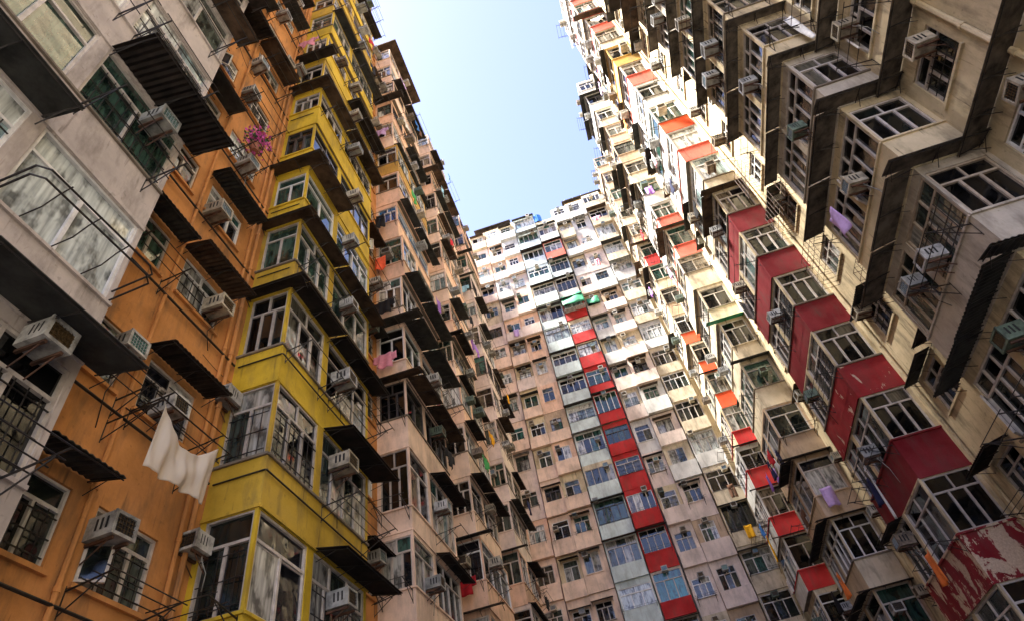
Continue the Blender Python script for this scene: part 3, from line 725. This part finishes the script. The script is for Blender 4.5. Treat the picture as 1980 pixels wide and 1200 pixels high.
# ================================================================== FAR WALL
FP = lambda k: 14.9+2.6*k
KF0, KF1 = -3, 14
def far_block(x0, x1, top, lab, wallc, cols, where):
    """cols: (xa, xb, y front, full-width glazing?, paints, window range)"""
    blk = root('apartment_block', ((x0+x1)/2, 38, 0), lab, 'apartment block')
    yb = 37.6; fb = F(x0, yb, NEAR); m = MB().mat(wallc); grid(m, fb, 0, x1-x0, 0, top, []); 
    m.mat('roof concrete'); m.face([(x0, yb, top), (x1, yb, top), (x1, yb+9, top), (x0, yb+9, top)])
    m.mat(wallc); m.face([(x0, yb+9, 0), (x1, yb+9, 0), (x1, yb+9, top), (x0, yb+9, top)])
    for x in (x0, x1): m.face([(x, yb, 0), (x, yb+9, 0), (x, yb+9, top), (x, yb, top)])
    ledge(m, fb, 0, x1-x0, top, .05, .8, 0, .2); m.build('wall', blk)
    for (xa, xb, yf, full, paints, wr, drop) in cols:
        b = MB(); w = xb-xa; dz = R.uniform(-.22, .22)
        for k in range(KF0, KF1-drop):
            P, T = FP(k)+dz, FP(k+1)+dz; q = R.uniform(-.06, .10); f = F(xa, yf-q, NEAR); pn = paints(k) if callable(paints) else R.choice(paints)
            if isinstance(pn, tuple): pn, wc = pn
            else: wc = pn
            sill = P+R.choice((.9, 1.0, 1.1)); 
            if full: a, e, top_ = .06, w-.06, T-.1-R.choice((0, .25))
            else: a, e, top_ = wr[0]-xa, wr[1]-xa, sill+R.uniform(1.05, 1.3)
            if not full and R.random() < .2: a += .1; e -= .05
            op = (a, e, sill, top_)
            pr = (R.choice((0, .18, .28, .34, .30)) if not full else R.choice((.05, .12, .2)))
            if not full and pr > 0 and R.random() < .6: wc = R.choice(('tan', 'salmon', 'beige') if xa < 2 else ('beige', 'cream', 'tan'))
            b.mat(pn)
            if pr > 0: ledge(b, f, 0, w, P, pr, sill-P)
            else: grid(b, f, 0, w, P, sill, [])
            b.mat(wc); grid(b, f, 0, w, sill, T, [op])
            dd = yb-yf+q+.0
            for fs in (F(xa, yf-q+dd, -PI/2), F(xb, yf-q, PI/2)):
                b.mat(wc); grid(b, fs, 0, dd, P, T, [])
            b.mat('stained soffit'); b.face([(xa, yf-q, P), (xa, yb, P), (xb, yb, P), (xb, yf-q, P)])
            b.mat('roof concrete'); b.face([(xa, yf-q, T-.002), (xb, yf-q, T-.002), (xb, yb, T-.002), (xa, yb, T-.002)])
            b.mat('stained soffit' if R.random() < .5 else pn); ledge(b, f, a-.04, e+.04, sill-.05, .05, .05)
            gl = R.choice(FAR_GLASS if k > 4 else GLASS)
            if where == 'red column' and k == -1: gl = 'teal window glass'
            kd = R.choice(('c', 'b', 'cn', 'c')) if full else R.choice(('b', 'a', 'b', 'an'))
            put_window(blk, f, a, e, sill, top_, kd, R.choice(('white frame', 'white frame', 'aluminium frame', 'aluminium frame', 'dark frame')), gl, .07)
            if R.random() < .6: put_ac(f, R.choice((a+.02, (a+e)/2-.2, e-.6)), R.choice((top_-.3, sill+.6, top_-.1)), where, False, var=1)
            r = R.random()
            if r < .45: awning(blk, f, a-.15, e+.15, min(top_+.12, T-.05), R.uniform(.35, .6), R.choice(SHEETS+['pale sheet']))
            if R.random() < .3: rack(blk, f, a, e, sill-.08, R.uniform(.4, .6), 2)
            if R.random() < .08: wash(f, R.uniform(a, max(a+.01, e-.5)), .45, sill, R.choice(KND), R.choice(CLR), where)
        b.build('bay', blk)
    return blk
TF = FP(14)
blk = far_block(-6.7, -1.75, TF, 'salmon pink apartment block on the left half of the far wall', 'paint salmon', [
    (-6.35, -4.78, 36.95, False, lambda k: R.choice(['pink', 'salmon', 'palepink'] if k < 9 else ['palepink', 'cream', 'palepink']), (-6.15, -5.05), 0),
    (-4.7, -3.32, 36.8, False, lambda k: R.choice(['pink', 'pink', 'palepink'] if k < 8 else ['palepink', 'palepink', 'white']), (-4.5, -3.45), 0),
    (-3.30, -1.72, 36.72, False, lambda k: R.choice(['pink', 'salmon', 'pink'] if k < 8 else ['palepink', 'white', 'palepink']), (-3.1, -2.1), 0)], 'pink half of the far wall')
blk = far_block(-1.75, .40, TF-.3, 'narrow apartment block with pale blue white bays in the middle of the far wall', 'paint paleblue', [
    (-1.64, .38, 36.5, True, lambda k: 'paleblue' if k not in (2, 9) else ('paleblue', 'cream'), None, 0)], 'pale blue column')
def redp(k):
    if k == 11: return 'coral'
    if k >= 10: return R.choice(['white', 'paleblue', 'white'])
    if k == 9: return 'white'
    return ('red', 'red' if k in (0, 1, 2, 3, 4) else R.choice(['cream', 'red', 'palepink']))
blk = far_block(.40, 2.28, TF-1.0, 'narrow apartment block with bright red bays beside the pale blue ones', 'paint cream', [
    (.46, 2.22, 36.45, True, redp, None, 1)], 'red column')
fR = F(.46, 36.4, NEAR)
def tarp(blk, x0, x1, z0, z1, y0, dp, mat):
    m = MB().mat(mat); nx, nz = 14, 8
    for j in range(nz+1):
        for i in range(nx+1):
            t, q = j/nz, i/nx
            m.v.append((x0+(x1-x0)*q, y0-dp*t+.08*math.sin(5*q+3*t), z1-(z1-z0)*t**1.4-.12*math.sin(PI*q)*t+.04*math.sin(11*q)))
    for j in range(nz):
        for i in range(nx):
            a = j*(nx+1)+i; m.f.append((a, a+1, a+nx+2, a+nx+1)); m.m.append(m.cur)
    o = m.build('netting', blk, True); md = o.modifiers.new('thickness', 'SOLIDIFY'); md.thickness = .01
tarp(blk, .5, 2.35, 36.9, 38.6, 36.4, .7, 'green tarpaulin'); awning(blk, fR, .0, 1.9, 36.6, .7, 'pale sheet')
blk = far_block(2.28, 8.6, TF+.2, 'pale pink and white apartment block on the right half of the far wall', 'paint cream', [
    (2.36, 3.74, 36.75, False, lambda k: R.choice(['palepink', 'palepink', 'white'] if k < 10 else ['white', 'cream']), (2.5, 3.55), 0),
    (3.76, 5.48, 36.62, False, lambda k: R.choice(['palepink', 'white', 'palepink'] if k < 10 else ['white', 'white', 'palepink']), (4.0, 5.05), 0),
    (5.56, 7.3, 36.5, True, lambda k: R.choice(['cream', 'cream', 'white']), None, 0)], 'pale pink half of the far wall')
pipe(blk, [(2.31, 36.9, 0), (2.31, 36.9, TF)], .03, 'galvanised metal')
tarp(blk, 2.5, 3.5, 36.6, 37.7, 36.6, .5, 'green tarpaulin')
# roof clutter
def roof_shed(x0, x1, y0, y1, z, h, wall, lab):
    o = root('roof_shed', ((x0+x1)/2, (y0+y1)/2, z), lab, 'roof shed'); o0 = o.location.copy()
    m = MB().mat(wall); m.box((x0-o0.x, y0-o0.y, 0), (x1-o0.x, y1-o0.y, h)); m.build('wall', o)
    m = MB().mat('rusty sheet'); m.box((x0-o0.x-.25, y0-o0.y-.35, h), (x1-o0.x+.25, y1-o0.y+.2, h+.08)); m.build('roof', o)
    m = MB().mat('dark frame'); n = max(1, int((x1-x0)/1.2))
    for i in range(n):
        a = x0-o0.x+(x1-x0)*(i+.25)/n; m.box((a, y0-o0.y-.02, h*.35), (a+.5, y0-o0.y+.02, h*.8))
    m.build('window', o); return o
roof_shed(-5.6, -2.2, 37.7, 40, TF+.05, 1.4, 'brown sheet', 'long brown sheet metal shed on the roof edge above the pink far wall')
roof_shed(-1.4, .2, 37.7, 40, TF-.25, 1.3, 'rusty sheet', 'small rusty shed on the roof above the pale blue bays')
roof_shed(3.9, 8.3, 37.7, 40, TF+.25, 1.3, 'paint ochre', 'yellow walled roof shed above the right end of the far wall')
def railing(pts, z, lab, h=.9):
    o = root('roof_railing', Vector(pts[0]).to_3d()+Vector((0, 0, z)), lab, 'railing'); m = MB().mat('dark metal'); b = Vector(pts[0])
    p0, p1 = Vector(pts[0])-b, Vector(pts[1])-b; n = int((p1-p0).length/.8)
    for i in range(n+1):
        q = p0.lerp(p1, i/n); m.tube([(q.x, q.y, 0), (q.x, q.y, h)], .02, 4)
    m.build('post', o); m = MB().mat('dark metal')
    for t in (.45, .95): m.tube([(p0.x, p0.y, h*t), (p1.x, p1.y, h*t)], .018, 4)
    m.build('rail', o); return o
railing([(8.55, 10), (8.55, 36.5)], TOP_R+.9, 'black railing along the edge of the right hand roof')
railing([(4.0, 37.5), (8.4, 37.5)], TF+1.0, 'black railing on the right end of the far roof')
m = MB().mat('cloth blue'); n = 14
for z0, z1, r0, r1 in ((0, 1.1, .45, .45), (1.1, 1.3, .45, .2)):
    for j in range(n):
        a, b = 2*PI*j/n, 2*PI*(j+1)/n; m.face([(r0*math.cos(a), r0*math.sin(a), z0), (r0*math.cos(b), r0*math.sin(b), z0), (r1*math.cos(b), r1*math.sin(b), z1), (r1*math.cos(a), r1*math.sin(a), z1)])
m.face([(.2*math.cos(2*PI*j/n), .2*math.sin(2*PI*j/n), 1.3) for j in range(n)])
t = m.build('water_tank', None); t.location = (.75, 37.9, TF-.1); tag(t, 'small blue water tank on the far roof edge', 'water tank')
# canopy on the top of the first pink block and rusty fence over the yellow one
m = MB().mat('brown sheet'); m.box((-6.5, 14.2, TOP_L+.92), (-4.9, 18.8, TOP_L+1.05)); 
m.build('roof_canopy', [o for o in COL.objects if o.name.startswith('apartment_block') and 'dusty' in o.get('label', '')][0])

# ================================================================== single things
fo, um = SL.face(-6.4, 4.0, 7.65)
o = wash(F(-5.55, 5.45, LEFT), 0, 0, 7.5, 'sheet', 'thin', W2o); o['label'] = 'large thin white sheet hung before the orange wall beside the yellow bay'; o.name = 'bed_sheet'
rk = [b for b in COL.objects if b.get('label', '').startswith('orange apartment')][0]
rack(rk, fo, um(5.4, 6.9)[0], um(5.4, 6.9)[1], 7.45, .85, 3)
rack(rk, fo, um(5.9, 6.6)[0], um(5.9, 6.6)[1], 15.86, .7, 5); plant(fo, um(6.1, 6)[0], .5, 15.9, W2o, True, 1.4)
plant(fo, um(4.6, 5)[0], .35, 14.2, W2o, False, 1.2)
fb, um = SR.face(7.3, 8.35, 11.75)
wash(fb, um(10.3, 10.7)[0], .5, 12.2, 'towel', 'lilac', WA); wash(F(8.0, 8.2, NEAR), .1, .1, 17.4, 'long', 'white', WA)
fd, um = SR.face(6.9, 31.5, 34.6)
wash(fd, um(32, 32.5)[0], .35, 13.9, 'long', 'yellow', WD)
fc, um = SR.face(7.3, 24, 27.6)
for y, c, kd in ((24.3, 'navy', 'trousers'), (25.2, 'white', 'towel'), (26.0, 'purple', 'towel')): wash(fc, um(y, y+.4)[0], .45, 14.0, kd, c, WC)
fb, um = SR.face(7.3, 16.05, 19.6)
for y, c, kd, z in ((17.2, 'white', 'long', 9.2), (17.7, 'navy', 'towel', 9.0), (17.0, 'orange', 'towel', 6.6)): wash(fb, um(y, y+.4)[0], .45, z, kd, c, WB)

FPX = 1175.6996656611714
M = [[0.9505374192551411, 0.2649365262245148, -0.16213343784630926], [-0.3020921718498887, 0.6671284189704917, -0.6809405203899598], [-0.07224219198497059, 0.6962386872862057, 0.7141657762895023]]
def outside(p, mg=.18):
    q = Vector((p.x, p.y, p.z-1.6)); c = [sum(M[r][k]*q[k] for k in range(3)) for r in range(3)]
    if c[2] <= .1: return True
    x, y = FPX*c[0]/c[2]/1980, FPX*c[1]/c[2]/1200
    return abs(x) > .5+mg or abs(y) > .5+mg
def leave_out(items):
    keep = []
    for it in items:
        if outside(it[3]):
            for ch in list(it[0].children): bpy.data.objects.remove(ch)
            bpy.data.objects.remove(it[0])
        else: keep.append(it)
    return keep
ACS, WASH, PLANTS = leave_out(ACS), leave_out(WASH), leave_out(PLANTS)
# ------------------------------------------------------------------ labels that single out
ORD = ['topmost', 'second', 'third', 'fourth', 'fifth', 'sixth', 'seventh', 'eighth', 'ninth', 'tenth', 'eleventh', 'twelfth', 'thirteenth', 'fourteenth', 'fifteenth', 'sixteenth', 'seventeenth', 'eighteenth', 'nineteenth', 'twentieth']
def single(items):
    by = {}
    for it in items:
        if it[0].get('label'): continue
        by.setdefault((it[1], it[2]), []).append(it)
    for (wh, look), g in by.items():
        g.sort(key=lambda i: -i[3].z)
        for n, it in enumerate(g):
            it[0]['label'] = '%s, %s on the %s' % (look, ORD[n]+(' from top' if n else ''), wh) if len(g) > 1 else '%s, the only one on the %s' % (look, wh)
single(ACS); single(WASH); single(PLANTS)

# ------------------------------------------------------------------ ground, camera, light
m = MB().mat('paving'); m.face([(-60, -60, 0), (60, -60, 0), (60, 90, 0), (-60, 90, 0)]); tag(m.build('ground', None), None, None, None, 'structure')
cam = bpy.data.cameras.new('camera'); co = bpy.data.objects.new('camera', cam); COL.objects.link(co); scene.camera = co
cam.sensor_width = 36; cam.lens = 36*FPX/1980; cam.clip_end = 500; cam.clip_start = .05
co.matrix_world = Matrix(((M[0][0], -M[1][0], -M[2][0], 0), (M[0][1], -M[1][1], -M[2][1], 0), (M[0][2], -M[1][2], -M[2][2], 1.6), (0, 0, 0, 1)))
SUN_EL, SUN_AZ = math.radians(60), math.radians(-106)          # azimuth measured from +Y towards +X
w = bpy.data.worlds.new('World'); scene.world = w; w.use_nodes = True; nt = w.node_tree
sky = nt.nodes.new('ShaderNodeTexSky'); sky.sky_type = 'NISHITA'; sky.sun_disc = False; sky.sun_elevation = SUN_EL; sky.sun_rotation = SUN_AZ
sky.air_density = 1.; sky.dust_density = .7; sky.ozone_density = 1.
bg = nt.nodes['Background']; hz = mixc(nt, 1., sky.outputs[0], (1.03, .865, .98), 'MULTIPLY'); nt.links.new(hz, bg.inputs[0]); bg.inputs[1].default_value = .06
sd = bpy.data.lights.new('sun', 'SUN'); sd.energy = 5.0; sd.angle = math.radians(16); sd.color = (1, .95, .86)
so = bpy.data.objects.new('sun', sd); COL.objects.link(so)
dv = Vector((math.sin(SUN_AZ)*math.cos(SUN_EL), math.cos(SUN_AZ)*math.cos(SUN_EL), math.sin(SUN_EL)))
so.rotation_euler = dv.to_track_quat('Z', 'Y').to_euler(); so.location = (-30, 0, 80)
vs = scene.view_settings; vs.view_transform = 'Standard'; vs.look = 'None'; vs.gamma = 1; vs.exposure = 3.3
nA = sum(1 for o in COL.objects if o.get('category') == 'air conditioner')
print('ACS', nA, len(ACS), 'WASH', len(WASH), 'objects', len(COL.objects))
